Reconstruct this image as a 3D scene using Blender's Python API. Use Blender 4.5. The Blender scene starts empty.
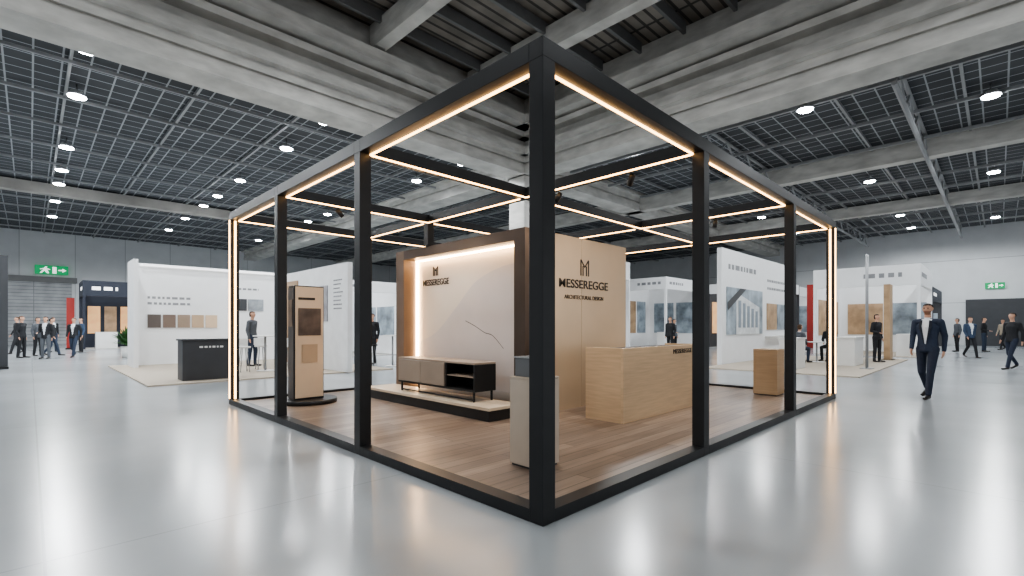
import bpy, bmesh, math, random
import numpy as np
from mathutils import Vector, Matrix
random.seed(4)
S=bpy.context.scene
COL=S.collection
def lin(v):
    v/=255.0
    return v/12.92 if v<=.04045 else ((v+.055)/1.055)**2.4
def C(r,g,b): return (lin(r),lin(g),lin(b),1)
# ---------------- materials
MATS={}
def M(name,col,rough=.5,metal=0.,emit=None,es=0.,var=.06,scale=3.,bump=0.,stretch=None,spec=None):
    if name in MATS: return MATS[name]
    m=bpy.data.materials.new(name); m.use_nodes=True
    nt=m.node_tree; n=nt.nodes; l=nt.links; b=n['Principled BSDF']
    tc=n.new('ShaderNodeTexCoord'); mp=n.new('ShaderNodeMapping'); l.new(tc.outputs['Object'],mp.inputs[0])
    if stretch: mp.inputs['Scale'].default_value=stretch
    nz=n.new('ShaderNodeTexNoise'); nz.inputs['Scale'].default_value=scale; nz.inputs['Detail'].default_value=5
    l.new(mp.outputs[0],nz.inputs['Vector'])
    r=n.new('ShaderNodeValToRGB'); l.new(nz.outputs[0],r.inputs[0])
    r.color_ramp.elements[0].position=.3; r.color_ramp.elements[1].position=.7
    r.color_ramp.elements[0].color=tuple(x*(1-var) for x in col[:3])+(1,)
    r.color_ramp.elements[1].color=tuple(min(1,x*(1+var)) for x in col[:3])+(1,)
    l.new(r.outputs[0],b.inputs['Base Color'])
    b.inputs['Roughness'].default_value=rough; b.inputs['Metallic'].default_value=metal
    if spec is not None: b.inputs['Specular IOR Level'].default_value=spec
    if emit: b.inputs['Emission Color'].default_value=emit; b.inputs['Emission Strength'].default_value=es
    if bump:
        bp=n.new('ShaderNodeBump'); bp.inputs['Strength'].default_value=bump; bp.inputs['Distance'].default_value=.02
        l.new(nz.outputs[0],bp.inputs['Height']); l.new(bp.outputs[0],b.inputs['Normal'])
    MATS[name]=m; return m
def brickmat(name,c1,c2,mort,w,h,msize,rough,rot=(0,0,0),grain=None,offset=.5,bump=0,metal=0,gv=.25):
    m=bpy.data.materials.new(name); m.use_nodes=True
    nt=m.node_tree; n=nt.nodes; l=nt.links; b=n['Principled BSDF']
    tc=n.new('ShaderNodeTexCoord'); mp=n.new('ShaderNodeMapping'); l.new(tc.outputs['Object'],mp.inputs[0]); mp.inputs['Rotation'].default_value=rot
    br=n.new('ShaderNodeTexBrick'); l.new(mp.outputs[0],br.inputs['Vector'])
    br.inputs['Color1'].default_value=c1; br.inputs['Color2'].default_value=c2; br.inputs['Mortar'].default_value=mort
    br.inputs['Scale'].default_value=1; br.inputs['Mortar Size'].default_value=msize; br.inputs['Mortar Smooth'].default_value=.1
    br.inputs['Brick Width'].default_value=w; br.inputs['Row Height'].default_value=h; br.offset=offset
    out=br.outputs['Color']
    nz=n.new('ShaderNodeTexNoise'); nz.inputs['Detail'].default_value=6
    mp2=n.new('ShaderNodeMapping'); l.new(tc.outputs['Object'],mp2.inputs[0]); mp2.inputs['Scale'].default_value=grain or (1,1,1)
    l.new(mp2.outputs[0],nz.inputs['Vector']); nz.inputs['Scale'].default_value=1.
    r=n.new('ShaderNodeMapRange'); l.new(nz.outputs[0],r.inputs[0]); r.inputs[1].default_value=.3; r.inputs[2].default_value=.7; r.inputs[3].default_value=1-gv; r.inputs[4].default_value=1+gv
    mx=n.new('ShaderNodeMix'); mx.data_type='RGBA'; mx.blend_type='MULTIPLY'; mx.inputs[0].default_value=1
    l.new(out,mx.inputs[6]); l.new(r.outputs[0],mx.inputs[7]); l.new(mx.outputs[2],b.inputs['Base Color'])
    b.inputs['Roughness'].default_value=rough; b.inputs['Metallic'].default_value=metal
    if bump:
        bp=n.new('ShaderNodeBump'); bp.inputs['Strength'].default_value=bump; bp.inputs['Distance'].default_value=.01
        l.new(nz.outputs[0],bp.inputs['Height']); l.new(bp.outputs[0],b.inputs['Normal'])
    MATS[name]=m; return m
BLK=M('black_metal',C(44,45,47),.40,.3,var=.08,scale=6)
LED=M('warm_led',C(255,225,180),.5,emit=(1,.56,.22,1),es=9)
LEDS=M('warm_led_strong',C(255,225,180),.5,emit=(1,.66,.36,1),es=26)
PLANK=brickmat('oak_planks',C(146,128,114),C(116,101,90),C(70,59,51),1.6,.16,.004,.34,grain=(1.2,18,1),gv=.22)
OAK=M('light_oak',C(205,178,146),.45,var=.10,scale=2.5,stretch=(1,1,14))
OAKH=M('light_oak_horizontal',C(206,180,148),.45,var=.10,scale=2.2,stretch=(1,1,16))
CHAMP=M('champagne_panel',C(198,178,154),.32,.2,var=.05,scale=1.2)
BRONZE=M('bronze_panel',C(78,66,58),.4,.4)
BRONZE2=M('brown_panel',C(116,96,80),.45,.1)
WHITE=M('white_laminate',C(226,226,224),.45,var=.02)
WHITEW=M('stand_wall_white_glow',C(222,224,226),.6,emit=(1,1,1,1),es=.08,var=.02)  # faint emission put into the wall colour to brighten it; not a lamp
CREAM=M('cream_panel',C(222,200,174),.45,var=.04)
TAUPE=M('taupe_lacquer',C(148,137,126),.42,var=.04)
DARK=M('dark_grey_panel',C(66,68,72),.5)
NAVY=M('navy_panel',C(34,40,54),.5)
TXT=M('dark_lettering',C(38,34,32),.5)
TXTG=M('grey_lettering',C(140,142,146),.6)
CARP=M('beige_carpet',C(180,170,156),.9,var=.08,scale=30)
CARPG=M('grey_carpet',C(156,154,150),.9,var=.08,scale=30)
STEEL=M('galvanised_steel',C(156,158,160),.5,.3)
DSTEEL=M('dark_steel',C(118,119,120),.6,.2)
LGREY=M('light_grey_metal',C(190,192,194),.5,.1)
CONC=M('concrete',C(196,195,191),.8,var=.20,scale=1.3,bump=.3,stretch=(1,1,3))
CONCD=M('concrete_dark',C(164,161,156),.85,var=.18,scale=1.1,bump=.2)
DECK=brickmat('ceiling_deck',C(140,134,127),C(126,121,115),C(72,70,67),8,.35,.05,.8,offset=0)
GRID=brickmat('ceiling_grid',C(76,79,83),C(70,73,77),C(166,170,174),.55,.55,.022,.8,offset=0,gv=.12)
WALLM=brickmat('hall_wall',C(212,215,217),C(204,207,210),C(166,169,172),3.0,40,.02,.8,rot=(math.pi/2,0,0),offset=0,gv=.05)
WALLM2=brickmat('hall_wall_side',C(212,215,217),C(204,207,210),C(166,169,172),3.0,40,.02,.8,rot=(math.pi/2,0,math.pi/2),offset=0,gv=.05)
RED=M('red_panel',C(150,46,40),.5)
GREEN=M('exit_green',C(20,130,80),.5,emit=C(20,140,85),es=.8)
SIGNW=M('sign_white',C(240,240,240),.5,emit=(1,1,1,1),es=.9)
LENS=M('lamp_lens',C(255,255,255),.4,emit=(.93,.97,1,1),es=60)
GLASS=M('smoked_glass',C(110,112,114),.08,.0,var=.02)
def floormat():
    m=bpy.data.materials.new('polished_concrete_floor'); m.use_nodes=True
    nt=m.node_tree;n=nt.nodes;l=nt.links;b=n['Principled BSDF']
    tc=n.new('ShaderNodeTexCoord')
    nz=n.new('ShaderNodeTexNoise'); nz.inputs['Scale'].default_value=.4; nz.inputs['Detail'].default_value=7; nz.inputs['Roughness'].default_value=.55
    l.new(tc.outputs['Object'],nz.inputs['Vector'])
    r=n.new('ShaderNodeValToRGB'); l.new(nz.outputs[0],r.inputs[0]); r.color_ramp.elements[0].position=.25; r.color_ramp.elements[1].position=.75
    r.color_ramp.elements[0].color=C(156,161,164); r.color_ramp.elements[1].color=C(172,177,180)
    br=n.new('ShaderNodeTexBrick'); l.new(tc.outputs['Object'],br.inputs['Vector']); br.inputs['Scale'].default_value=1; br.offset=0
    br.inputs['Brick Width'].default_value=5.4; br.inputs['Row Height'].default_value=5.4; br.inputs['Mortar Size'].default_value=.008
    br.inputs['Color1'].default_value=(1,1,1,1); br.inputs['Color2'].default_value=(.98,.98,.98,1); br.inputs['Mortar'].default_value=(.82,.82,.82,1)
    mx=n.new('ShaderNodeMix'); mx.data_type='RGBA'; mx.blend_type='MULTIPLY'; mx.inputs[0].default_value=1
    l.new(r.outputs[0],mx.inputs[6]); l.new(br.outputs['Color'],mx.inputs[7]); l.new(mx.outputs[2],b.inputs['Base Color'])
    n2=n.new('ShaderNodeTexNoise'); n2.inputs['Scale'].default_value=.7; n2.inputs['Detail'].default_value=4; l.new(tc.outputs['Object'],n2.inputs['Vector'])
    mr=n.new('ShaderNodeMapRange'); l.new(n2.outputs[0],mr.inputs[0]); mr.inputs[1].default_value=.3; mr.inputs[2].default_value=.7; mr.inputs[3].default_value=.19; mr.inputs[4].default_value=.23
    l.new(mr.outputs[0],b.inputs['Roughness']); b.inputs['Specular IOR Level'].default_value=.6
    return m
FLOORM=floormat()
# ---------------- geometry helpers
def wl(o):
    v=Vector((0,0,0))
    while o: v+=o.location; o=o.parent
    return v
def addobj(name,me,mat,loc,parent=None,smooth=False):
    o=bpy.data.objects.new(name,me); COL.objects.link(o)
    if mat is not None: me.materials.append(mat)
    if parent: o.parent=parent; o.location=Vector(loc)-wl(parent)
    else: o.location=loc
    if smooth:
        for p in me.polygons: p.use_smooth=True
    return o
def boxes_mesh(name,bl,c,bevel=0):
    bm=bmesh.new()
    for (x0,x1,y0,y1,z0,z1) in bl:
        mt=Matrix.Translation(((x0+x1)/2-c[0],(y0+y1)/2-c[1],(z0+z1)/2-c[2]))@Matrix.Diagonal((x1-x0,y1-y0,z1-z0,1))
        bmesh.ops.create_cube(bm,size=1,matrix=mt)
    if bevel: bmesh.ops.bevel(bm,geom=bm.edges[:],offset=bevel,segments=2,affect='EDGES',profile=.5)
    me=bpy.data.meshes.new(name); bm.to_mesh(me); bm.free(); return me
def box(name,b,mat,parent=None,bevel=0.,more=()):
    c=((b[0]+b[1])/2,(b[2]+b[3])/2,b[4])
    return addobj(name,boxes_mesh(name,[b]+list(more),c,bevel),mat,c,parent)
def cyl(name,c,r1,h,mat,parent=None,r2=None,seg=24):
    bm=bmesh.new(); bmesh.ops.create_cone(bm,cap_ends=True,segments=seg,radius1=r1,radius2=r1 if r2 is None else r2,depth=h,matrix=Matrix.Translation((0,0,h/2)))
    me=bpy.data.meshes.new(name); bm.to_mesh(me); bm.free()
    o=addobj(name,me,mat,c,parent)
    for p in me.polygons: p.use_smooth=len(p.vertices)<=4
    return o
def rod(name,p0,p1,r,mat,parent=None,seg=10):
    p0=Vector(p0);p1=Vector(p1);d=p1-p0
    bm=bmesh.new(); bmesh.ops.create_cone(bm,cap_ends=True,segments=seg,radius1=r,radius2=r,depth=d.length,matrix=Matrix.Translation(d/2)@d.to_track_quat('Z','Y').to_matrix().to_4x4())
    me=bpy.data.meshes.new(name); bm.to_mesh(me); bm.free()
    return addobj(name,me,mat,p0,parent,True)
def poly(name,pts,mat,parent=None,thick=(0,0,0)):
    c=Vector(pts[0]); bm=bmesh.new(); vs=[bm.verts.new(Vector(p)-c) for p in pts]
    f=bm.faces.new(vs)
    if Vector(thick).length>0:
        r=bmesh.ops.extrude_face_region(bm,geom=[f]); bmesh.ops.translate(bm,vec=thick,verts=[g for g in r['geom'] if isinstance(g,bmesh.types.BMVert)])
    bmesh.ops.recalc_face_normals(bm,faces=bm.faces[:])
    me=bpy.data.meshes.new(name); bm.to_mesh(me); bm.free(); return addobj(name,me,mat,c,parent)
def thing(name,label,cat,loc=(0,0,0),group=None):
    o=bpy.data.objects.new(name,None); COL.objects.link(o); o.location=loc; o.empty_display_size=.2
    o['label']=label; o['category']=cat
    if group: o['group']=group
    return o
def tag(o,label,cat,group=None,kind=None):
    o['label']=label; o['category']=cat
    if group: o['group']=group
    if kind: o['kind']=kind
    return o
def struct(o,label,cat='building part'): return tag(o,label,cat,kind='structure')
def text(name,s,loc,size,mat,parent,face='-y',width=None,bold=0.):
    cu=bpy.data.curves.new(name,'FONT'); cu.body=s; cu.size=size; cu.align_x='CENTER'; cu.align_y='CENTER'; cu.extrude=.003; cu.offset=bold
    o=bpy.data.objects.new(name+'_tmp',cu); COL.objects.link(o)
    bpy.context.view_layer.update()
    me=bpy.data.meshes.new_from_object(o.evaluated_get(bpy.context.evaluated_depsgraph_get()))
    bpy.data.objects.remove(o)
    xs=[v.co.x for v in me.vertices]
    if width:
        k=width/(max(xs)-min(xs))
        for v in me.vertices: v.co.x*=k
    rz={'-y':0,'-x':-math.pi/2}[face]
    me.transform(Matrix.Rotation(rz,4,'Z')@Matrix.Rotation(math.pi/2,4,'X'))
    me.materials.clear()
    return addobj(name,me,mat,loc,parent)
def logo(loc,h,mat,parent,face='-y'):
    w=h*.8; t=h*.075; bm=bmesh.new()
    def bar(a,b):
        a=Vector((a[0],0,a[1]));b=Vector((b[0],0,b[1]));d=(b-a);nrm=Vector((-d.z,0,d.x)).normalized()*t/2
        vs=[bm.verts.new(p) for p in (a-nrm,b-nrm,b+nrm,a+nrm)]; f=bm.faces.new(vs)
        r=bmesh.ops.extrude_face_region(bm,geom=[f]); bmesh.ops.translate(bm,vec=(0,-.008,0),verts=[g for g in r['geom'] if isinstance(g,bmesh.types.BMVert)])
    bar((-w/2,-h/2),(-w/2,h/2)); bar((w/2,-h/2),(w/2,h/2)); bar((-w/2,h/2),(0,h*.05)); bar((w/2,h/2),(0,h*.05))
    bar((-w*.22,-h/2),(-w*.22,h*.12)); bar((w*.22,-h/2),(w*.22,h*.12))
    bmesh.ops.recalc_face_normals(bm,faces=bm.faces[:])
    me=bpy.data.meshes.new('logo'); bm.to_mesh(me); bm.free()
    if face=='-x': me.transform(Matrix.Rotation(-math.pi/2,4,'Z'))
    return addobj('logo_mark',me,mat,loc,parent)
# ---------------- hall shell
GC=8.3
fl=box('floor',(-40,46,-25,50,-.2,0),FLOORM); struct(fl,'pale grey polished concrete hall floor','floor')
w=box('wall_north',(-40,46,47.5,47.9,0,12),WALLM); struct(w,'light grey panelled hall wall','wall')
w=box('wall_east',(44,44.4,-25,47.5,0,12),WALLM2); struct(w,'light grey panelled hall wall','wall')
w=box('ceiling',(-40,46,-25,50,10.6,10.8),DECK); struct(w,'dark ribbed metal hall ceiling deck','ceiling')
w=box('trim_1',(-40,44,12.7,47.5,GC,GC+.1),GRID,more=[(13.0,44,-25,11.0,GC,GC+.1)]); struct(w,'dark suspended metal grid ceiling','ceiling grid')
def prof(a,b,axis,n,w0):
    secs=[(0,1.0,7.5,7.86),(.10,.9,7.86,7.96),(0,1.0,7.96,8.2),(-.22,1.2,8.2,8.48),(.3,.8,8.48,8.95),(-.1,1.1,8.95,9.15),(.15,.9,9.15,9.25),(-.5,1.3,9.25,9.6),(.1,1.0,9.6,10.55)]
    L_=[((a,b,w0+s0,w0+s1,z0,z1) if axis=='u' else (w0+s0,w0+s1,a,b,z0,z1)) for s0,s1,z0,z1 in secs]
    o=box('trim_%d'%n,L_[0],CONC,more=L_[1:]); struct(o,'massive stepped grey concrete ceiling girder','ceiling beam')
prof(-40,44,'u',2,11.35); prof(-25,47.5,'v',3,11.7)
o=box('trim_4',(20.6,21.1,-25,47.5,7.5,8.2),CONC,more=[(31,31.5,-25,47.5,7.6,8.2)]); struct(o,'grey secondary ceiling beams','ceiling beam')
o=box('trim_5',(-40,44,30,30.5,7.7,8.2),CONCD); struct(o,'grey secondary ceiling beam','ceiling beam')
col=box('trim_6',(11.75,12.65,11.4,12.3,0,7.5),CONC,bevel=.04); struct(col,'square grey concrete hall column','column')
bl=[(-30,11.6,v,v+.10,10.2,10.55) for v in np.arange(-12,11,1.5)]
o=box('trim_7',bl[0],DSTEEL,more=bl[1:]); struct(o,'dark steel roof joists','roof joists')
bl=[(u,u+.4,-20,11.2,9.7,10.4) for u in (-9,-4.5,.6,4.8,8.6)]
o=box('trim_8',bl[0],CONC,more=bl[1:]); struct(o,'grey concrete roof ribs','roof ribs')
bl=[(-30,44,v,v+.07,GC-.2,GC-.12) for v in np.arange(14.6,47,2.75)]+[(u,u+.07,12.7,47.4,GC-.12,GC-.02) for u in np.arange(-21,44,2.75)]
o=box('trim_9',bl[0],STEEL,more=bl[1:]); struct(o,'thin steel carrier bars below the grid ceiling','ceiling bars')
bl=[(u,u+.09,-20,11,GC-.3,GC-.2) for u in np.arange(14.2,43,2.9)]+[(12.9,43.8,v,v+.07,GC-.2,GC-.1) for v in np.arange(-18,11,2.75)]
o=box('trim_10',bl[0],STEEL,more=bl[1:]); struct(o,'thin steel carrier bars below the grid ceiling','ceiling bars')
def truss(v,idx):
    bm=bmesh.new()
    def rd(a,b,r):
        a=Vector(a);b=Vector(b);d=b-a
        bmesh.ops.create_cone(bm,cap_ends=True,segments=6,radius1=r,radius2=r,depth=d.length,matrix=Matrix.Translation((a+b)/2)@d.to_track_quat('Z','Y').to_matrix().to_4x4())
    rd((13,v,7.5),(43.5,v,7.5),.07); rd((13,v,8.2),(43.5,v,8.2),.06)
    x=13
    while x<42.5:
        rd((x,v,7.5),(x+1,v,8.2),.035); rd((x+1,v,8.2),(x+2,v,7.5),.035); x+=2
    me=bpy.data.meshes.new('truss'); bm.to_mesh(me); bm.free()
    o=addobj('trim_%d'%idx,me,STEEL,(0,0,0)); struct(o,'grey steel lattice truss under ceiling','truss')
for i,v in enumerate((-6,-.3,5)): truss(v,11+i)
d=box('door_1',(-4.3,-.2,47.4,47.5,0,4.6),brickmat('roller_door',C(165,168,171),C(158,161,164),C(120,122,125),20,.25,.02,.6,rot=(math.pi/2,0,0),offset=0),more=[]); struct(d,'grey roller shutter gate','door')
d=box('door_2',(43.9,44,-4,-.5,0,3.2),DARK); struct(d,'dark double door','door')
o=box('trim_15',(-4.6,.1,47.3,47.5,4.6,5.0),DSTEEL); struct(o,'dark steel lintel over the gate','trim')
def exitsign(loc,w,h,face,lab):
    t=thing('exit_sign',lab,'sign',loc)
    x,y,z=loc
    if face=='-y':
        P=lambda a,b,d=0:(x+a,y-.1-d,z+b)
    else: P=lambda a,b,d=0:(x-.1-d,y-a,z+b)
    th=(0,.1,0) if face=='-y' else (.1,0,0)
    poly('panel',[P(-w/2,-h/2),P(w/2,-h/2),P(w/2,h/2),P(-w/2,h/2)],GREEN,t,th)
    th2=(0,.01,0) if face=='-y' else (.01,0,0)
    poly('door_symbol',[P(.02*w,-.38*h,.012),P(.14*w,-.38*h,.012),P(.14*w,.36*h,.012),P(.02*w,.36*h,.012)],SIGNW,t,th2)
    poly('arrow',[P(.2*w,-.06*h,.012),P(.32*w,-.06*h,.012),P(.32*w,-.22*h,.012),P(.44*w,0,.012),P(.32*w,.22*h,.012),P(.32*w,.06*h,.012),P(.2*w,.06*h,.012)],SIGNW,t,th2)
    poly('running_figure',[P(-.36*w,-.38*h,.012),P(-.3*w,-.38*h,.012),P(-.22*w,-.1*h,.012),P(-.14*w,-.38*h,.012),P(-.08*w,-.38*h,.012),P(-.14*w,.06*h,.012),P(-.05*w,.0,.012),P(-.05*w,.08*h,.012),P(-.16*w,.2*h,.012),P(-.13*w,.36*h,.012),P(-.2*w,.36*h,.012),P(-.22*w,.2*h,.012),P(-.36*w,.08*h,.012),P(-.34*w,.02*h,.012),P(-.24*w,.1*h,.012)],SIGNW,t,th2)
exitsign((-1.3,47.38,5.5),1.8,.65,'-y','green and white illuminated exit sign above the gate')
exitsign((43.95,-1.95,4.1),.95,.4,'-x','green and white illuminated exit sign on hall wall')
# ---------------- ceiling lamps
lampspots=[(u,v,7.95) for u in (-7.3,-1.5,4.3,10.0) for v in (13.2,16.5,22.1,25.8,28.6,33.,38.)]
lampspots+=[(14.3,2,7.95),(24.7,2,7.95),(34.3,2,7.95),(39.5,2,7.95),(17.05,-2,7.95),(22.3,-2,7.95),(26.8,-2,7.95),(33,-2,7.95),(39,-2,7.95),(14.6,8,7.95),(21.8,8,7.95),(29,8,7.95),(36,8,7.95)]
near=[(2,2,9.4),(6.2,3,9.4),(3,7,9.4),(-4,-4,9.4),(2,-5,9.4),(-6,2,9.4),(7,-3,9.4),(-3,6.5,9.4)]  # unseen lamps added above the view to light the near bay
def lamp(p,top,energy,src=None):
    t=thing('ceiling_lamp','round white high-bay lamp hanging from ceiling','ceiling lamp',(p[0],p[1],p[2]),'high-bay ceiling lamps')
    if src is None:
        cyl('housing',(p[0],p[1],p[2]),.23,.14,LGREY,t,r2=.14,seg=20)
        cyl('lens',(p[0],p[1],p[2]-.03),.20,.03,LENS,t,seg=20)
        cyl('suspension_rod',(p[0],p[1],p[2]+.14),.02,top-p[2]-.14,DSTEEL,t,seg=6)
    else:
        for ch in src.children:
            if ch.type!='MESH' : continue
            k=ch.copy(); COL.objects.link(k); k.parent=t
    ld=bpy.data.lights.new('lamp_light','SPOT'); ld.energy=energy; ld.spot_size=math.radians(168); ld.spot_blend=.35; ld.shadow_soft_size=.2; ld.color=(.95,.98,1)
    lo=bpy.data.objects.new('lamp_light',ld); COL.objects.link(lo); lo.parent=t; lo.location=(0,0,-.08)
    return t
src=None
for p in lampspots:
    t=lamp(p,GC,700,src); src=src or t
src=None
for p in near:
    t=lamp(p,10.2,430,src); src=src or t
# ---------------- main booth frame
U=[0,2.6,5.73,8.32]; V=[0,2.63,5.02,7.3]; H=3.33; W=.13
HT=2.785
frame=thing('booth_frame','black metal cube-frame exhibition booth with warm light strips','booth frame',(0,0,0))
def sq(i,arr):
    return arr[i]-(0 if i==0 else (W if i==len(arr)-1 else W/2))
PU=[sq(i,U) for i in range(4)]; PV=[sq(i,V) for i in range(4)]
posts=[(0,0),(0,1),(0,2),(0,3),(1,0),(2,0),(3,0),(1,3),(1,2),(2,3),(3,3),(3,1),(3,2)]
BH=.135
for i,j in posts:
    box('post',(PU[i],PU[i]+W,PV[j],PV[j]+W,HT if (i,j)==(1,2) else 0,H-BH),BLK,frame,bevel=.004)
def seg(arr,P,k): return (P[k]+W,P[k+1])
for j in range(4):
    box('roof_beam',(0,U[3],PV[j],PV[j]+W,H-BH,H),BLK,frame,bevel=.004)
for i in range(4):
    for k in range(3):
        a,b=seg(V,PV,k); box('roof_beam',(PU[i],PU[i]+W,a,b,H-BH,H),BLK,frame,bevel=.004)
for j in (0,3):
    for k in range(3):
        a,b=seg(U,PU,k); box('base_rail',(a,b,PV[j],PV[j]+W,0,.09),BLK,frame)
for i in (0,3):
    for k in range(3):
        a,b=seg(V,PV,k); box('base_rail',(PU[i],PU[i]+W,a,b,0,.09),BLK,frame)
L=.016
for j in range(4):
    for k in range(3):
        a,b=seg(U,PU,k)
        yy=(PV[j]+W-L) if j==0 else PV[j]
        box('light_strip',(a,b,yy,yy+L,H-BH-L,H-BH),LED,frame)
for i in range(4):
    for k in range(3):
        a,b=seg(V,PV,k)
        xx=(PU[i]+W-L) if i==0 else PU[i]
        box('light_strip',(xx,xx+L,a+.001,b-.001,H-BH-L,H-BH),LED,frame)
box('light_strip',(-.012,0,PV[3]+.05,PV[3]+.08,.1,H-BH),LED,frame)
box('light_strip',(.05,.08,PV[3]-.014,PV[3],.1,H-BH-L),LED,frame)
box('light_strip',(PU[3]+.05,PU[3]+.08,-.012,0,.1,H-BH),LED,frame)
box('light_strip',(PU[3]-.014,PU[3],.05,.08,.1,H-BH-L),LED,frame)
box('light_strip',(PU[1]+.05,PU[1]+.08,PV[3]-.014,PV[3],.1,H-BH-L),LED,frame)
bf=box('booth_floor',(W,U[3]-W,W,V[3]-W,0,.05),PLANK); tag(bf,'brown-grey oak plank floor of the booth','booth floor')
FZ=.05
# ---------------- display wall
dw=thing('display_wall','champagne booth wall block with backlit framed niche','display wall',(2.6,2.63,FZ))
u0,u1,v0,v1=2.6,5.25,2.63,6.08
ND=.3
box('side_panel',(u0+.02,u0+1.32,v0,v0+.06,FZ,HT),CHAMP,dw,bevel=.003)
box('side_panel',(u0+1.325,u1,v0,v0+.06,FZ,HT),CHAMP,dw,bevel=.003)
box('rear_panel',(u0+ND+.1,u1,v1-.06,v1,FZ,HT),CHAMP,dw)
box('end_panel',(u1-.06,u1,v0+.06,v1-.06,FZ,HT),CHAMP,dw)
box('roof_panel',(u0+ND+.1,u1-.06,v0+.06,v1-.06,HT-.06,HT),DARK,dw)
box('niche_frame',(u0-.02,u0+ND,v0-.005,v0+.22,FZ,HT),BRONZE,dw,more=[])
box('niche_frame',(u0-.02,u0+ND,v1-.27,v1,FZ,HT),BRONZE2,dw)
box('niche_frame',(u0-.02,u0+ND,v0+.22,v1-.27,HT-.17,HT),BRONZE,dw)
box('niche_back',(u0+ND,u0+ND+.08,v0+.06,v1-.06,FZ,HT-.06),M('mural_beige',C(214,204,194),.5,var=.04,scale=1),dw)
ub=u0+ND-.006
def curve(pts,n=10):
    out=[]
    P_=[pts[0]]+pts+[pts[-1]]
    for i in range(1,len(P_)-2):
        p0,p1,p2,p3=[np.array(q) for q in P_[i-1:i+3]]
        for k in range(n):
            t=k/n; out.append(tuple(.5*((2*p1)+(-p0+p2)*t+(2*p0-5*p1+4*p2-p3)*t*t+(-p0+3*p1-3*p2+p3)*t**3)))
    out.append(tuple(pts[-1])); return out
m1=M('mural_mauve',C(200,192,190),.5,var=.05,scale=1.4)
c1=curve([(5.78,1.05),(5.2,1.25),(4.6,1.7),(4.1,2.1),(3.5,2.3),(2.86,2.36)])
poly('mural_shape',[(ub+.003,v,z) for v,z in c1]+[(ub+.003,2.86,.3),(ub+.003,5.78,.3)],m1,dw)
box('light_strip',(u0+ND-.05,u0+ND-.01,v1-.31,v1-.275,FZ+.2,HT-.18),LEDS,dw)
box('light_strip',(u0+ND-.09,u0+ND-.05,v0+.25,v1-.32,HT-.20,HT-.175),LEDS,dw)
pts=curve([(4.35,1.45),(4.1,1.36),(3.85,1.25),(3.65,1.2),(3.4,1.0)],5)
pp=[(ub,v,z+.006) for v,z in pts]+[(ub,v,z-.006) for v,z in reversed(pts)]
poly('mural_line',pp,TXT,dw)
text('lettering','MESSEREGGE',(ub-.005,5.22,2.17),.16,TXT,dw,'-x',.80,.002)
logo((ub,5.22,2.38),.17,TXT,dw,'-x')
text('lettering','MESSEREGGE',(4.0,v0-.006,2.03),.19,TXT,dw,'-y',1.32,.002)
text('lettering','ARCHITECTURAL DESIGN',(4.0,v0-.006,1.82),.09,TXT,dw,'-y',1.05,.0)
logo((4.0,v0-.002,2.31),.26,TXT,dw)
# plinth
pl=thing('display_plinth','low black plinth with pale top below the lit niche','plinth',(2.2,4.4,FZ))
box('plinth_base',(1.97,u0-.03,2.72,6.12,FZ,FZ+.15),BLK,pl)
box('plinth_top',(1.95,u0-.025,2.7,6.14,FZ+.15,FZ+.19),M('plinth_top',C(210,196,176),.4),pl)
PZ=FZ+.19
sb=thing('sideboard','taupe two-drawer sideboard with open black shelf bay','sideboard',(2.3,4.35,PZ))
a,b=3.2,5.25; x0,x1=2.12,2.54; zb,zt=PZ+.15,PZ+.58
box('top_panel',(x0,x1,a,b,zt-.03,zt),TAUPE,sb,.003)
box('bottom_panel',(x0,x1,a,b,zb,zb+.03),BLK,sb)
box('side_panel',(x0,x1,b-.03,b,zb+.03,zt-.03),TAUPE,sb)
box('side_panel',(x0,x1,a,a+.03,zb+.03,zt-.03),BLK,sb)
box('back_panel',(x1-.02,x1,a+.03,b-.03,zb+.03,zt-.03),BLK,sb)
box('divider',(x0+.01,x1-.02,a+.68,a+.71,zb+.03,zt-.03),BLK,sb)
box('shelf',(x0+.02,x1-.02,a+.03,a+.68,(zb+zt)/2-.01,(zb+zt)/2+.01),TAUPE,sb)
box('drawer',(x0-.015,x0+.3,a+.72,a+1.36,zb+.035,zt-.035),TAUPE,sb,.004)
box('drawer',(x0-.015,x0+.3,a+1.37,b-.035,zb+.035,zt-.035),TAUPE,sb,.004)
for yy in (a+.04,b-.08):
    for xx in (x0+.02,x1-.05):
        box('leg',(xx,xx+.025,yy,yy+.025,PZ,zb),BLK,sb)
box('foot_rail',(x0+.02,x0+.04,a+.07,b-.08,PZ+.02,PZ+.04),BLK,sb)
# ---------------- reception counter
rc=thing('reception_counter','light oak reception counter with lettered front','reception counter',(4.1,1.7,FZ))
cx0,cx1,cy0,cy1,ch=3.15,5.5,1.36,1.98,1.06
box('front_panel',(cx0,cx1,cy0,cy0+.04,FZ,ch),OAKH,rc,.003)
box('end_panel',(cx0,cx0+.04,cy0+.04,cy1,FZ,ch),OAK,rc,.003)
box('end_panel',(cx1-.04,cx1,cy0+.04,cy1,FZ,ch),OAK,rc,.003)
box('worktop',(cx0+.04,cx1-.04,cy0+.04,cy1,ch-.07,ch-.03),DARK,rc)
box('inner_shelf',(cx0+.04,cx1-.04,cy0+.04,cy1-.02,FZ+.45,FZ+.48),OAK,rc)
text('lettering','MESSEREGGE',(4.86,cy0-.004,.965),.10,TXT,rc,'-y',.62,.0)
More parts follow.
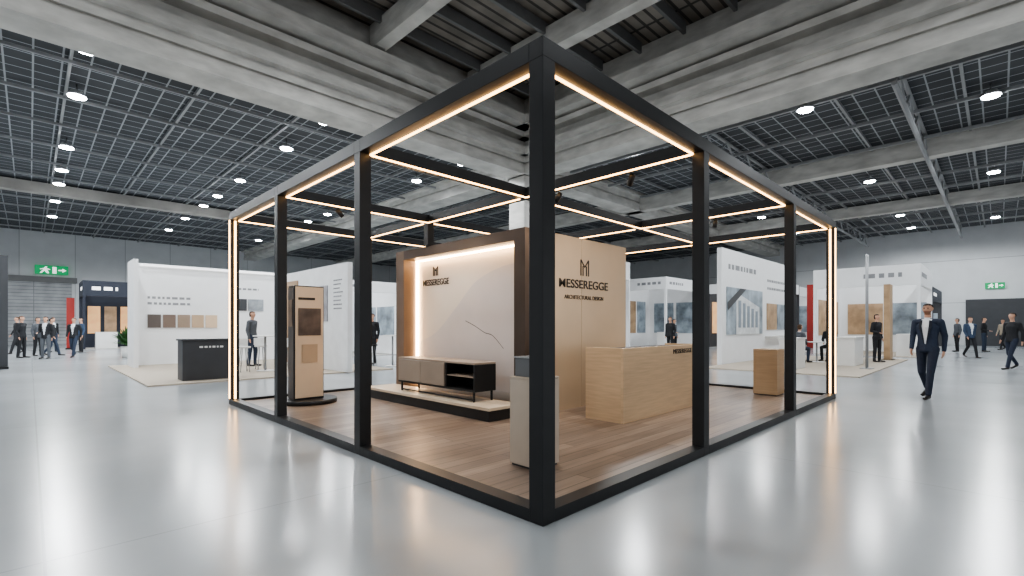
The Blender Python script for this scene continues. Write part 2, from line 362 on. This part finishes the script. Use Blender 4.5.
# ---------------- pedestals
def pedestal(lab,u,v,w,h,mat):
    t=thing('display_pedestal',lab,'pedestal',(u,v,FZ))
    box('plinth_foot',(u-w/2+.015,u+w/2-.015,v-w/2+.015,v+w/2-.015,FZ,FZ+.02),DARK,t)
    box('column_body',(u-w/2,u+w/2,v-w/2,v+w/2,FZ+.02,h-.02),mat,t,.003)
    box('top_plate',(u-w/2,u+w/2,v-w/2,v+w/2,h-.018,h),mat,t,.003)
    return t
pedestal('pale beige square display pedestal',.93,.93,.33,.885,M('ped_beige',C(200,186,170),.45))
pedestal('tan wooden square display pedestal',7.6,.95,.42,.92,M('ped_tan',C(176,150,120),.5,var=.08,stretch=(1,1,10)))
tb=thing('display_case','small smoked glass display case on pedestal','display case',(.9,.95,.885))
box('glass_body',(.81,1.01,.87,1.07,.885,1.06),GLASS,tb,.004); box('lid',(.80,1.02,.86,1.08,1.06,1.072),M('glass_lid',C(170,172,174),.2),tb)
# ---------------- totem
tt=thing('display_totem','tall freestanding totem with cream printed face and rounded base','display totem',(.93,6.2,FZ))
cyl('base_plate',(.95,6.22,FZ),.46,.07,BLK,tt,seg=40)
box('frame_body',(.66,1.16,6.1,6.35,FZ+.07,2.04),BLK,tt,.004)
box('face_panel',(.675,1.145,6.085,6.1,FZ+.1,2.02),CREAM,tt)
box('printed_picture',(.72,1.10,6.075,6.085,1.2,1.66),M('totem_print',C(96,82,74),.4,var=.5,scale=4),tt)
box('sample_tile',(.78,1.04,6.07,6.085,.75,1.05),M('totem_tile',C(190,166,140),.4),tt)
box('print_line',(.72,1.0,6.08,6.085,1.80,1.84),TXT,tt)
box('side_panel',(.65,.66,6.11,6.34,FZ+.1,2.0),DARK,tt)
box('side_picture',(.64,.65,6.14,6.31,1.35,1.8),M('totem_side',C(100,88,80),.4,var=.4,scale=5),tt)
# ---------------- background stands
def txtbars(parent,plane,face,a0,a1,z0,n,mat,lh=.07,gap=.16):
    for i in range(n):
        e=a0+(a1-a0)*random.uniform(.65,1)
        z=z0-i*gap
        x=a0
        while x<e:
            wd=random.uniform(.6,1.8)*lh*1.2
            if face=='-y': box('print_line',(x,min(x+wd,e),plane-.008,plane-.001,z,z+lh),mat,parent)
            else: box('print_line',(plane-.008,plane-.001,a1-(min(x+wd,e)-a0),a1-(x-a0),z,z+lh),mat,parent)
            x+=wd+lh*.7
cA=box('stand_floor',(-.6,5.6,11.2,18.9,0,.03),CARP); tag(cA,'beige carpeted floor of a neighbouring stand','carpet')
sA=thing('exhibition_wall','white stand wall with colour samples and pictures','exhibition wall',(0.2,18.45,.03))
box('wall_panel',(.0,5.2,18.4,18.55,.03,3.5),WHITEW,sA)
box('side_return',(-.12,0,17.2,18.55,.03,3.5),WHITEW,sA)
cols=[C(96,88,84),C(120,104,94),C(150,132,116),C(186,162,136),C(210,186,160)]
for i,c in enumerate(cols):
    box('sample_tile',(.4+i*.43,.77+i*.43,18.36,18.4,1.3,1.76),M('sample_%d'%i,c,.5),sA)
txtbars(sA,18.4,'-y',.4,2.1,2.3,2,TXTG,.08,.2)
box('picture_panel',(2.95,3.5,18.37,18.4,1.95,2.4),DARK,sA); box('picture_panel',(3.55,4.1,18.37,18.4,1.95,2.4),M('pic_s',C(150,156,162),.5,var=.4),sA)
txtbars(sA,18.4,'-y',2.95,4.0,2.75,1,TXTG)
box('header_light',(.2,4.8,18.3,18.4,3.4,3.46),SIGNW,sA)
ct=thing('stand_counter','dark grey stand counter with white lettering band','counter',(.7,12,.03))
box('counter_body',(.15,1.35,11.7,12.25,.03,1.0),DARK,ct,.004); box('counter_top',(.12,1.38,11.67,12.28,1.0,1.04),DARK,ct)
txtbars(ct,11.7,'-y',.5,1.1,.82,1,WHITE,.045)
sB=thing('exhibition_wall','pale stand wall with printed text column and lamella strip','exhibition wall',(4.05,13.5,0))
box('wall_panel',(4,4.15,11,16,.03,3.2),M('stand_wall_grey_glow',C(214,216,218),.6,emit=(1,1,1,1),es=.06),sB)  # wall material has slight self-glow in place of light falling on it
txtbars(sB,4.0,'-x',11.3,11.9,2.7,8,TXTG,.04,.12)
box('picture_panel',(3.97,4.0,12.3,12.9,1.5,2.6),M('pic_b',C(150,150,155),.5,var=.3,scale=3),sB)
box('lamella_strip',(3.95,4.0,14.6,15.6,.1,2.9),M('wood_slat',C(160,134,108),.6,stretch=(1,20,1)),sB)
box('dark_panel',(3.96,4.0,13.3,14.3,.1,2.4),M('panel_mid',C(110,112,116),.5),sB)
def bartable(u,v,h=1.05,z0=.03):
    t=thing('bar_table','round white bar table on a slim pole','bar table',(u,v,z0),'white bar tables')
    cyl('base',(u,v,z0),.24,.02,WHITE,t); cyl('pole',(u,v,z0+.02),.03,h-.05,STEEL,t,seg=10); cyl('table_top',(u,v,z0+h-.03),.33,.03,WHITE,t)
def stool(u,v,z0=.03,mat=WHITE,h=.74):
    t=thing('bar_stool','bar stool with low back and slim metal legs','bar stool',(u,v,z0),'bar stools')
    cyl('seat',(u,v,z0+h-.05),.18,.05,mat,t)
    box('backrest',(u-.15,u+.15,v+.15,v+.18,z0+h,z0+h+.22),mat,t)
    for a in (0,1,2,3):
        dx=.17*math.cos(a*math.pi/2+.785);dy=.17*math.sin(a*math.pi/2+.785)
        rod('leg',(u+dx,v+dy,z0),(u+dx*.5,v+dy*.5,z0+h-.05),.012,STEEL,t,6)
bartable(2.5,13.2); stool(1.95,13.3); stool(3.05,13.1); stool(2.6,13.9)
bartable(6.3,12.4,1.05,0); stool(6.9,12.5,0,BLK); stool(5.7,12.7,0,BLK)
pt=thing('potted_plant','leafy green plant in a white pot','plant',(.5,23.9,0))
cyl('pot',(.5,23.9,0),.2,.5,WHITE,pt,r2=.26)
bm=bmesh.new()
for i in range(110):
    a_=random.uniform(0,6.28); el=random.uniform(.1,1.4); ln=random.uniform(.4,.95)
    d=Vector((math.cos(a_)*math.cos(el),math.sin(a_)*math.cos(el),math.sin(el))); sd=Vector((-math.sin(a_),math.cos(a_),0))*.06
    b0=Vector((0,0,.5)); m1_=b0+d*ln*.6+Vector((0,0,.1)); e1=b0+d*ln
    vs=[bm.verts.new(x) for x in (b0,m1_-sd,e1,m1_+sd)]; bm.faces.new(vs)
me=bpy.data.meshes.new('foliage'); bm.to_mesh(me); bm.free(); fo=addobj('foliage',me,M('leaf',C(58,96,50),.6,var=.3),(.5,23.9,0),pt); fo['kind']='stuff'
def stand(lab,u0,u1,v0,v1,h,wall,fascia,fh=.5,carpet=CARPG,fz=None,glow=None):
    t=thing('exhibition_stand',lab,'exhibition stand',(u0,v0,0))
    box('stand_floor',(u0,u1,v0,v1,0,.02),carpet,t)
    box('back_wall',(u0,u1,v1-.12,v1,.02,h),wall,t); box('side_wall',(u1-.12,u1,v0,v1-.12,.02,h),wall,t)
    fzz=fz or h
    box('fascia',(u0,u1-.12,v0,v0+.15,fzz-fh,fzz),fascia,t,more=[(u0,u0+.15,v0+.15,v1-.12,fzz-fh,fzz)])
    box('support_post',(u0,u0+.12,v0,v0+.12,.02,fzz-fh),fascia,t)
    tm=TXTG if fascia not in (NAVY,DARK,RED) else SIGNW
    txtbars(t,v0,'-y',u0+.4,u0+(u1-u0)*.5,fzz-fh*.6,1,tm,fh*.22)
    txtbars(t,u0,'-x',v0+.3,v0+(v1-v0)*.5,fzz-fh*.6,1,tm,fh*.22)
    n=3; wdt=(u1-u0-.9)/n
    for i in range(n):
        mt=(glow,PICW,PICT,WHITE)[(i if i<2 else 0)] if glow else PICT
        box('display_panel',(u0+.3+i*wdt+.1,u0+.3+(i+1)*wdt-.1,v1-.16,v1-.12,.9,h-fh-.5),mt,t)
    dv=(v1-v0-.5)/2
    for i in range(2):
        box('display_panel',(u1-.16,u1-.12,v0+.2+i*dv,v0+.2+(i+1)*dv-.2,.9,h-fh-.6),(glow or PICT) if i else PICT,t)
    box('info_desk',(u0+.6,u0+1.6,v0+.4,v0+.9,.02,1.0),WHITE if fascia is not DARK else DARK,t)
    return t
WARM=M('warm_glow_display',C(210,160,110),.6,emit=(1,.6,.3,1),es=.5,var=.3,scale=2)  # orange emission stands in for warm light inside the stands
PICT=M('blue_picture',C(150,162,172),.5,var=.5,scale=1.6)
PICW=M('wood_picture',C(178,150,120),.5,var=.3,scale=2)
stand('navy stand with warm lit interior',-.3,3.0,35,38,4.0,NAVY,NAVY,.9,CARPG,glow=WARM)
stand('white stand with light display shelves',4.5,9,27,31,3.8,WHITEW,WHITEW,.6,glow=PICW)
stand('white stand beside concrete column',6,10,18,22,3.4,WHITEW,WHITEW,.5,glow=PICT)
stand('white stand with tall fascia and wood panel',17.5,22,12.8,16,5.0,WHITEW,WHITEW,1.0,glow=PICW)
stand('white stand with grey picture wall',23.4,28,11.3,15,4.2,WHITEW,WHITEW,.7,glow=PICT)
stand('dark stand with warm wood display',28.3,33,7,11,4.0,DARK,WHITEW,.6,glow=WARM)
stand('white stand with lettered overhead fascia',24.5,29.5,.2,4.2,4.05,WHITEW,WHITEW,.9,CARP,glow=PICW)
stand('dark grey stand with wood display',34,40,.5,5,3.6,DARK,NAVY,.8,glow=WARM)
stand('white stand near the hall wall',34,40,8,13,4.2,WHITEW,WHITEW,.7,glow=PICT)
stand('pale stand with white fascia near hall wall',36,42,-9,-5,3.8,WHITEW,WHITEW,.7,glow=PICT)
stand('white stand near the gate',-8.5,-5,30,33,3.4,WHITEW,DARK,.6,glow=PICT)
cC=box('stand_floor',(12.9,22.4,.4,4.6,0,.03),CARP); tag(cC,'beige carpeted floor of a neighbouring stand','carpet')
sC=thing('exhibition_wall','tall white stand wall with large building picture','exhibition wall',(18,4.7,0))
box('wall_panel',(14.6,22.4,4.64,4.8,.0,4.1),WHITEW,sC)
box('picture_panel',(15,18.6,4.6,4.64,1.05,2.75),PICT,sC)
poly('picture_facade',[(15.8,4.59,1.05),(18.2,4.59,1.05),(18.2,4.59,2.1),(15.8,4.59,2.6)],M('pic_light',C(214,218,220),.5,var=.15,scale=4),sC)
poly('picture_facade',[(15.0,4.588,1.9),(16.8,4.588,2.75),(16.2,4.588,2.75),(15.0,4.588,2.2)],DARK,sC)
for k in range(5): box('picture_window',(16.0+k*.44,16.25+k*.44,4.58,4.588,1.3,2.3-k*.09),M('pic_win',C(140,152,164),.4),sC)
txtbars(sC,4.64,'-y',15.2,18.0,3.4,1,TXTG,.18)
txtbars(sC,4.64,'-y',19.3,21.8,3.2,2,TXTG,.10,.32)
box('picture_panel',(19.2,20.4,4.6,4.64,1.2,2.3),PICW,sC); box('picture_panel',(20.5,21.8,4.6,4.64,1.2,2.3),PICT,sC)
box('shelf',(19,22,4.3,4.64,.9,.95),WHITE,sC)
for (u,v,w) in ((14.2,2.2,.9),(16.9,1.2,1.4)):
    t=thing('stand_counter','white stand counter with pale top','counter',(u,v,.03),'white stand counters')
    box('counter_body',(u,u+w,v,v+.5,.03,.95),WHITE,t,.004); box('counter_top',(u-.03,u+w+.03,v-.03,v+.53,.95,.99),WHITE,t)
def chair(u,v,rot,z0=.03):
    t=thing('visitor_chair','white shell chair with dark slim legs','chair',(u,v,z0),'white visitor chairs'); 
    box('seat',(u-.22,u+.22,v-.21,v+.21,z0+.40,z0+.43),WHITE,t,.01)
    box('backrest',(u-.2,u+.2,v+.2,v+.23,z0+.5,z0+.85),WHITE,t,.01)
    for dx in (-.18,.18):
        for dy in (-.17,.17): rod('leg',(u+dx*1.1,v+dy*1.1,z0),(u+dx,v+dy,z0+.4),.013,BLK,t,6)
    t.rotation_euler[2]=rot
bartable(18.2,2.6,.75); chair(17.18,3.0,1.19); chair(19.22,2.32,-1.33); chair(20.4,1.4,.2)
rp=box('banner_column',(31.5,31.9,5.8,6.2,0,3.9),RED); tag(rp,'tall red square banner column','banner')
wp=thing('sample_stele','tall wood slat stele beside stand','display panel',(21.6,.9,0))
box('panel_body',(21.4,22.1,.85,1.05,.03,3.0),M('stele_wood',C(178,150,118),.5,var=.2,stretch=(12,1,1)),wp); box('foot_plate',(21.3,22.2,.75,1.15,.0,.03),DARK,wp)
tr=thing('pole_upright','slim grey double pole upright with foot plate','display pole',(16,.7,0))
box('foot_plate',(15.85,16.35,.6,.9,.03,.05),STEEL,tr)
for dx in (0,.2): rod('pole',(16+dx,.75,.05),(16+dx,.75,3.6),.025,STEEL,tr,8)
rod('cross_bar',(16,.75,3.55),(16.2,.75,3.55),.02,STEEL,tr,8)
bn=thing('roll_banner','tall dark banner stand','banner',(-3.3,20,0))
box('banner_sheet',(-3.28,-2.95,20,20.04,.08,3.6),DARK,bn); box('banner_foot',(-3.3,-2.93,19.85,20.2,0,.08),BLK,bn)
rb=thing('roll_banner','narrow red banner stand','banner',(-.9,36,0))
box('banner_sheet',(-.95,-.6,36,36.04,.08,3.0),RED,rb); box('banner_foot',(-1.0,-.55,35.9,36.15,0,.08),BLK,rb)
# ---------------- people
def sph_pts(n=2):
    bm=bmesh.new(); bmesh.ops.create_icosphere(bm,subdivisions=n,radius=1); p=[v.co.copy() for v in bm.verts]; bm.free(); return p
SP2=sph_pts(2)
def build_body(prims,voxel,mats,post=None):
    bm=bmesh.new()
    for tg,ells in prims:
        t=bmesh.new()
        for c,r in ells:
            for p in SP2: t.verts.new((c[0]+p.x*r[0],c[1]+p.y*r[1],c[2]+p.z*r[2]))
        res=bmesh.ops.convex_hull(t,input=t.verts[:])
        dead=[g for g in res['geom_interior'] if isinstance(g,bmesh.types.BMVert)]+[g for g in res['geom_unused'] if isinstance(g,bmesh.types.BMVert)]
        bmesh.ops.delete(t,geom=list(set(dead)),context='VERTS')
        bmesh.ops.recalc_face_normals(t,faces=t.faces[:])
        mm=bpy.data.meshes.new('t'); t.to_mesh(mm); t.free(); bm.from_mesh(mm); bpy.data.meshes.remove(mm)
    me=bpy.data.meshes.new('b'); bm.to_mesh(me); bm.free()
    o=bpy.data.objects.new('tmpb',me); COL.objects.link(o)
    md=o.modifiers.new('r','REMESH'); md.mode='VOXEL'; md.voxel_size=voxel
    sm=o.modifiers.new('s','SMOOTH'); sm.iterations=3; sm.factor=.5
    bpy.context.view_layer.update()
    out=bpy.data.meshes.new_from_object(o.evaluated_get(bpy.context.evaluated_depsgraph_get()))
    bpy.data.objects.remove(o)
    out.materials.clear()
    for m in mats: out.materials.append(m)
    nf=len(out.polygons); ctr=np.empty(nf*3); out.polygons.foreach_get('center',ctr); ctr=ctr.reshape(-1,3)
    best=np.full(nf,1e9); idx=np.zeros(nf,int)
    for tg,ells in prims:
        A=ells[0];B=ells[-1]
        for t in (0,.2,.4,.6,.8,1):
            c=np.array(A[0])*(1-t)+np.array(B[0])*t; r=np.array(A[1])*(1-t)+np.array(B[1])*t
            d=(np.linalg.norm((ctr-c)/r,axis=1)-1)*r.mean()
            k=d<best; best[k]=d[k]; idx[k]=tg
    if post: idx=post(ctr,idx)
    out.polygons.foreach_set('material_index',idx.astype(np.int32)); out.polygons.foreach_set('use_smooth',np.ones(nf,bool)); out.update()
    return out
SKIN=M('skin',C(204,160,136),.55,var=.05)
def r3(a): return (a,a,a)
def person_prims(pose,detail=False,fem=False):
    P=[]; z=0; ph=pose.get('ph',.93); dz=ph-.93
    ln=pose.get('lean',0.)
    def T(x,y,zz):
        h=zz-.93
        return (x,y-ln*h,zz+dz)
    sw=.9 if fem else 1.
    P.append((2,[(T(0,.01,.93),(.16,.115,.09)),(T(0,0,1.0),(.155,.11,.08))]))
    P.append((1,[(T(0,0,.90 if pose.get('ph') is None else .98),(.172*sw,.125,.05)),(T(0,0,1.12),(.15*sw,.11,.08))]))
    P.append((1,[(T(0,0,1.12),(.15*sw,.11,.08)),(T(0,0,1.34),(.18*sw,.125,.10))]))
    P.append((1,[(T(-.135*sw,.01,1.44),(.07,.075,.06)),(T(.135*sw,.01,1.44),(.07,.075,.06))]))
    P.append((1,[(T(0,0,1.36),(.165*sw,.115,.08)),(T(0,.01,1.47),(.10,.075,.04))]))
    P.append((0,[(T(0,.015,1.47),(.055,.055,.05)),(T(0,0,1.60),(.05,.055,.04))]))
    P.append((0,[(T(0,.0,1.69),(.074,.093,.085)),(T(0,-.03,1.615),(.05,.055,.045))]))
    P.append((0,[(T(0,-.085,1.69),(.011,.015,.015)),(T(0,-.104,1.658),(.015,.015,.012))]))
    for s in (-1,1): P.append((0,[(T(s*.076,.005,1.69),(.01,.017,.026)),(T(s*.074,.0,1.66),(.008,.012,.015))]))
    for s,k in ((1,'L'),(-1,'R')):
        hip=(s*.092,0,ph); kn=pose['knee'+k]; an=pose['ank'+k]
        P.append((2,[(hip,(.088,.098,.09)),(kn,r3(.063))])); P.append((2,[(kn,(.06,.064,.06)),(an,(.05,.055,.03))]))
        rise=max(0,an[2]-.1)
        P.append((3,[((an[0],an[1]+.01,an[2]-.03),(.042,.045,.04)),((an[0],an[1]+.02,an[2]-.055),(.038,.042,.03))]))
        P.append((3,[((an[0],an[1]+.015,an[2]-.05),(.04,.045,.035)),((an[0]+s*.012,an[1]-.17,max(.032,an[2]-.06-rise*.9)),(.042,.06,.03))]))
        sh=T(s*.185*sw,.01,1.43); el=pose['elb'+k]; wr=pose['wri'+k]
        el=(el[0],el[1]-ln*(.25),el[2]+dz); wr=(wr[0],wr[1],wr[2]+dz)
        P.append((1,[(sh,(.065,.068,.065)),(el,r3(.049))])); P.append((1,[(el,r3(.048)),(wr,r3(.036))]))
        d=(Vector(wr)-Vector(el)).normalized(); w=Vector(wr)
        pm=w+d*.085
        P.append((0,[(tuple(w),(.024,.024,.024)),(tuple(w+d*.03),(.018,.032,.025)),(tuple(pm),(.016,.040,.02))]))
        if detail:
            for q,(oy,l2) in enumerate(((-.031,.066),(-.010,.076),(.011,.070),(.031,.055))):
                a=pm+Vector((0,oy,0))-d*.005; m_=a+d*l2*.55+Vector((-s*.006,0,0)); e_=m_+(d*.8+Vector((-s*.6,0,0))).normalized()*l2*.5
                P.append((0,[(tuple(a),r3(.0095)),(tuple(m_),r3(.009))])); P.append((0,[(tuple(m_),r3(.009)),(tuple(e_),r3(.0078))]))
            a=w+d*.03+Vector((0,-.022,0)); e_=a+d*.045+Vector((-s*.008,-.028,0)); P.append((0,[(tuple(a),r3(.012)),(tuple(e_),r3(.0095))]))
            e2=e_+d*.028+Vector((-s*.004,-.004,0)); P.append((0,[(tuple(e_),r3(.0095)),(tuple(e2),r3(.008))]))
        else:
            P.append((0,[(tuple(pm),(.015,.036,.018)),(tuple(pm+d*.06),(.012,.028,.015))]))
    return P,T
POSES={
'walk':dict(kneeL=(.09,-.15,.51),ankL=(.085,-.25,.10),kneeR=(-.09,.0,.49),ankR=(-.085,.25,.18),elbL=(.225,.10,1.17),wriL=(.215,.09,.91),elbR=(-.225,-.0,1.17),wriR=(-.205,-.13,.94)),
'stand':dict(kneeL=(.11,-.01,.50),ankL=(.12,0,.10),kneeR=(-.10,.0,.50),ankR=(-.11,.02,.10),elbL=(.22,.05,1.16),wriL=(.23,-.02,.91),elbR=(-.22,.05,1.16),wriR=(-.17,-.20,1.10)),
'stand2':dict(kneeL=(.10,-.03,.50),ankL=(.11,-.02,.10),kneeR=(-.10,.02,.50),ankR=(-.12,.06,.10),elbL=(.22,.06,1.16),wriL=(.215,.0,.91),elbR=(-.22,.04,1.16),wriR=(-.215,-.03,.91)),
'sit':dict(ph=.56,lean=.15,kneeL=(.12,-.42,.52),ankL=(.12,-.40,.10),kneeR=(-.12,-.42,.52),ankR=(-.13,-.36,.10),elbL=(.24,-.06,1.17),wriL=(.14,-.28,1.06),elbR=(-.24,-.06,1.17),wriR=(-.12,-.28,1.06)),
}
def person(lab,loc,heading,pose,top,bot,shirt=None,hairc=C(40,32,28),fem=False,detail=False,beard=False,scale=1.,group=None,voxel=.016):
    pr,T=person_prims(POSES[pose],detail,fem)
    SH=shirt if shirt else top
    HM=M('hair_%d'%int(hairc[0]*1e4),hairc,.7)
    mats=[SKIN,top,bot,M('shoe_leather',C(34,28,26),.4),SH,HM,M('stubble',C(140,104,84),.7)]
    dz=POSES[pose].get('ph',.93)-.93; ln=POSES[pose].get('lean',0)
    def post(c,idx):
        x=c[:,0]; zz=c[:,2]-dz; y=c[:,1]+ln*(zz-.93)
        v=(idx==1)&(y<-.03)&(zz>1.02)&(np.abs(x)<.012+(zz-1.02)*.15)
        if shirt: idx[v]=4; idx[(idx==0)&(zz<1.52)&(zz>1.44)&(np.abs(x)<.09)&(y<.2)]=4
        head=(zz>1.55)&(np.abs(x)<.12)&(idx==0)
        idx[head&((zz>1.75)|((y>.03)&(zz>1.62)))]=5
        if beard: idx[head&(zz<1.64)&(y<-.01)&(zz>1.57)]=6
        return idx
    me=build_body(pr,voxel,mats,post)
    o=bpy.data.objects.new('person',me); COL.objects.link(o); o.location=loc; o.rotation_euler=(0,0,heading); o.scale=(scale,)*3
    tag(o,lab,'person',group)
    bm=bmesh.new(); bmesh.ops.create_icosphere(bm,subdivisions=3,radius=1)
    low=-1.3 if fem else -.35
    for v in bm.verts:
        if fem and v.co.z<0 and v.co.y>0: v.co.z*=1.9
        n_=1+.03*math.sin(v.co.x*17)*math.sin(v.co.y*13+v.co.z*9)
        v.co=Vector((v.co.x*.083*n_,v.co.y*.1*n_,v.co.z*.094*n_))
    kill=[v for v in bm.verts if not ((v.co.z>.045) or (v.co.y>.005 and v.co.z>low*.09) )]
    bmesh.ops.delete(bm,geom=kill,context='VERTS')
    hm=bpy.data.meshes.new('hair'); bm.to_mesh(hm); bm.free()
    h=bpy.data.objects.new('hair',hm); COL.objects.link(h); hm.materials.append(HM); h.parent=o; c=T(0,.006,1.695); h.location=c
    for p in hm.polygons: p.use_smooth=True
    if detail:
        for s in (-1,1):
            bm=bmesh.new(); bmesh.ops.create_icosphere(bm,subdivisions=2,radius=.010); em=bpy.data.meshes.new('eye'); bm.to_mesh(em); bm.free(); em.materials.append(TXT)
            e=bpy.data.objects.new('eye',em); COL.objects.link(e); e.parent=o; e.location=T(s*.029,-.081,1.69)
            em=boxes_mesh('eyebrow',[(-.016,.016,-.004,.004,-.002,.002)],(0,0,0)); em.materials.append(HM)
            e=bpy.data.objects.new('eyebrow',em); COL.objects.link(e); e.parent=o; e.location=T(s*.03,-.088,1.712)
        em=boxes_mesh('mouth',[(-.022,.022,-.004,.004,-.004,.004)],(0,0,0)); em.materials.append(M('lips',C(165,105,92),.5))
        e=bpy.data.objects.new('mouth',em); COL.objects.link(e); e.parent=o; e.location=T(0,-.085,1.632)
        for s in (-1,1):
            pts=[(s*.012,-.128,1.03),(s*.055,-.130,1.36),(s*.05,-.093,1.47),(s*.085,-.095,1.46),(s*.10,-.128,1.36),(s*.08,-.135,1.30),(s*.02,-.134,1.03)]
            bm=bmesh.new(); bm.faces.new([bm.verts.new(p) for p in pts]); r=bmesh.ops.extrude_face_region(bm,geom=bm.faces[:]); bmesh.ops.translate(bm,vec=(0,.012,0),verts=[g for g in r['geom'] if isinstance(g,bmesh.types.BMVert)])
            bmesh.ops.recalc_face_normals(bm,faces=bm.faces[:])
            lm=bpy.data.meshes.new('lapel'); bm.to_mesh(lm); bm.free(); lm.materials.append(M('lapel_navy',C(30,36,50),.7))
            e=bpy.data.objects.new('lapel',lm); COL.objects.link(e); e.parent=o
    return o
NAVYC=M('navy_suit',C(42,52,72),.75,var=.1,scale=20); NAVYT=M('navy_trousers',C(38,46,64),.75,var=.1,scale=20)
SHW=M('white_shirt',C(225,228,232),.7); BKC=M('black_cloth',C(38,39,43),.8); GRC=M('grey_cloth',C(90,94,100),.8); BLC=M('blue_cloth',C(60,76,100),.8)
BGC=M('beige_cloth',C(150,140,125),.8); JNS=M('denim',C(50,60,78),.8)
def face_to(loc,target): 
    d=Vector((target[0]-loc[0],target[1]-loc[1])); return math.atan2(d.x,-d.y)
CAM=(-2.461,-2.178)
p=(9.55,-1.22,0); person('man in navy suit and white shirt walking on the concrete floor',p,face_to(p,CAM)-.3,'walk',NAVYC,NAVYT,SHW,C(60,48,40),detail=True,beard=True,scale=1.0,voxel=.0075)
ppl=[('person in dark jacket standing in the aisle',(-2.7,27.0,0),'stand2',BKC,BKC,None,0,'visitors in the aisle'),
('person in dark coat and light shirt',(-2.0,25.6,0),'stand',BKC,GRC,SHW,1,'visitors in the aisle'),
('person in dark clothes walking',(-1.75,28.2,0),'walk',BKC,JNS,None,0,'visitors in the aisle'),
('person in navy jacket walking down the aisle',(-1.1,26.2,0),'walk',BKC,JNS,SHW,0,'visitors in the aisle'),
('person in dark coat standing in the aisle',(-2.2,28.4,0),'stand2',GRC,BKC,None,1,'visitors in the aisle'),
('person in black jacket walking in the aisle',(19.2,-2.45,0),'walk',BKC,NAVYT,None,0,'visitors in the aisle'),
('person in blue jacket walking',(25.8,-1.3,0),'walk',BLC,BKC,SHW,0,'visitors in the aisle'),
('person in grey jacket standing',(32,-.6,0),'stand2',GRC,BKC,None,1,'visitors in the aisle'),
('person in dark jacket standing',(33.1,-1.6,0),'stand',BKC,JNS,None,0,'visitors in the aisle'),
('person in beige jacket walking',(36.7,-2.3,0),'walk',BGC,BKC,None,1,'visitors in the aisle'),
('person in black standing at stand counter',(19.6,1.0,.03),'stand',BKC,BKC,None,1,None),
('seated person in dark jacket at table',(19.15,2.35,.03),'sit',BKC,BKC,SHW,0,None),
('seated person in grey jacket at table',(17.25,2.97,.03),'sit',GRC,JNS,SHW,1,None),
('person in dark clothes near bar table',(6.2,13.6,0),'stand2',BKC,BKC,None,0,None),
('person in black at the bar table',(2.75,15.2,.03),'stand2',GRC,JNS,None,1,None),
('person in dark jacket visiting a stand',(18.6,8.6,0),'stand2',BKC,BKC,None,0,None),
('person in grey jacket visiting a stand',(20.6,9.4,0),'stand',GRC,BKC,None,1,None),
('person in dark coat walking near the gate',(-2.9,31.5,0),'walk',BKC,BKC,None,0,'visitors in the aisle'),
('person in dark coat and light shirt near the gate',(-1.6,32.5,0),'stand2',BKC,JNS,SHW,1,'visitors in the aisle'),
('person in blue jacket near a navy stand',(-.6,31.0,0),'stand',BLC,BKC,None,0,'visitors in the aisle'),
]
for i,(lab,loc,pose,a_,b_,sh,fem,g) in enumerate(ppl):
    hd=face_to(loc,CAM)+(-1)**i*random.uniform(.4,1.4)
    if pose=='sit': hd=face_to(loc,(18.2,2.6))
    person(lab,loc,hd,pose,a_,b_,sh,C(50,38,30) if i%3 else C(84,62,44),bool(fem),scale=random.uniform(.95,1.02),group=g)
# ---------------- booth spotlights
def booth_spot(loc,tgt,e):
    t=thing('track_spotlight','small black spotlight mounted under roof beam','spotlight',loc,'booth spotlights')
    d=(Vector(tgt)-Vector(loc)).normalized()
    rod('lamp_head',loc,Vector(loc)+d*.14,.035,BLK,t,12)
    ld=bpy.data.lights.new('spot','SPOT'); ld.energy=e; ld.spot_size=math.radians(95); ld.spot_blend=.8; ld.color=(1,.86,.70); ld.shadow_soft_size=.06
    lo=bpy.data.objects.new('lamp_light',ld); COL.objects.link(lo); lo.parent=t; lo.location=d*.16; lo.rotation_euler=d.to_track_quat('-Z','Y').to_euler()
zz=H-BH-L-.02
booth_spot((PU[1]+.09,.9,zz),(3.9,2.6,1.2),110)
booth_spot((PU[1]+.09,2.0,zz),(2.0,4.0,0),70)
booth_spot((.9,PV[2]+.09,zz),(2.7,4.3,1.),120)
booth_spot((PU[2]+.09,1.2,zz),(5.,1.4,.3),90)
# ---------------- world & camera
w=bpy.data.worlds.new('W'); S.world=w; w.use_nodes=True
bg=w.node_tree.nodes['Background']; bg.inputs[0].default_value=(.85,.87,.89,1); bg.inputs[1].default_value=1.1
cd=bpy.data.cameras.new('cam'); co=bpy.data.objects.new('camera',cd); COL.objects.link(co)
co.location=(-2.461,-2.178,1.36); co.rotation_euler=(math.pi/2,0,math.radians(-44.84))
cd.sensor_width=36; cd.lens=36*485/1024; cd.shift_y=38/1024; cd.clip_end=200
S.camera=co
S.view_settings.look='AgX - Medium High Contrast'
S.view_settings.exposure=.05
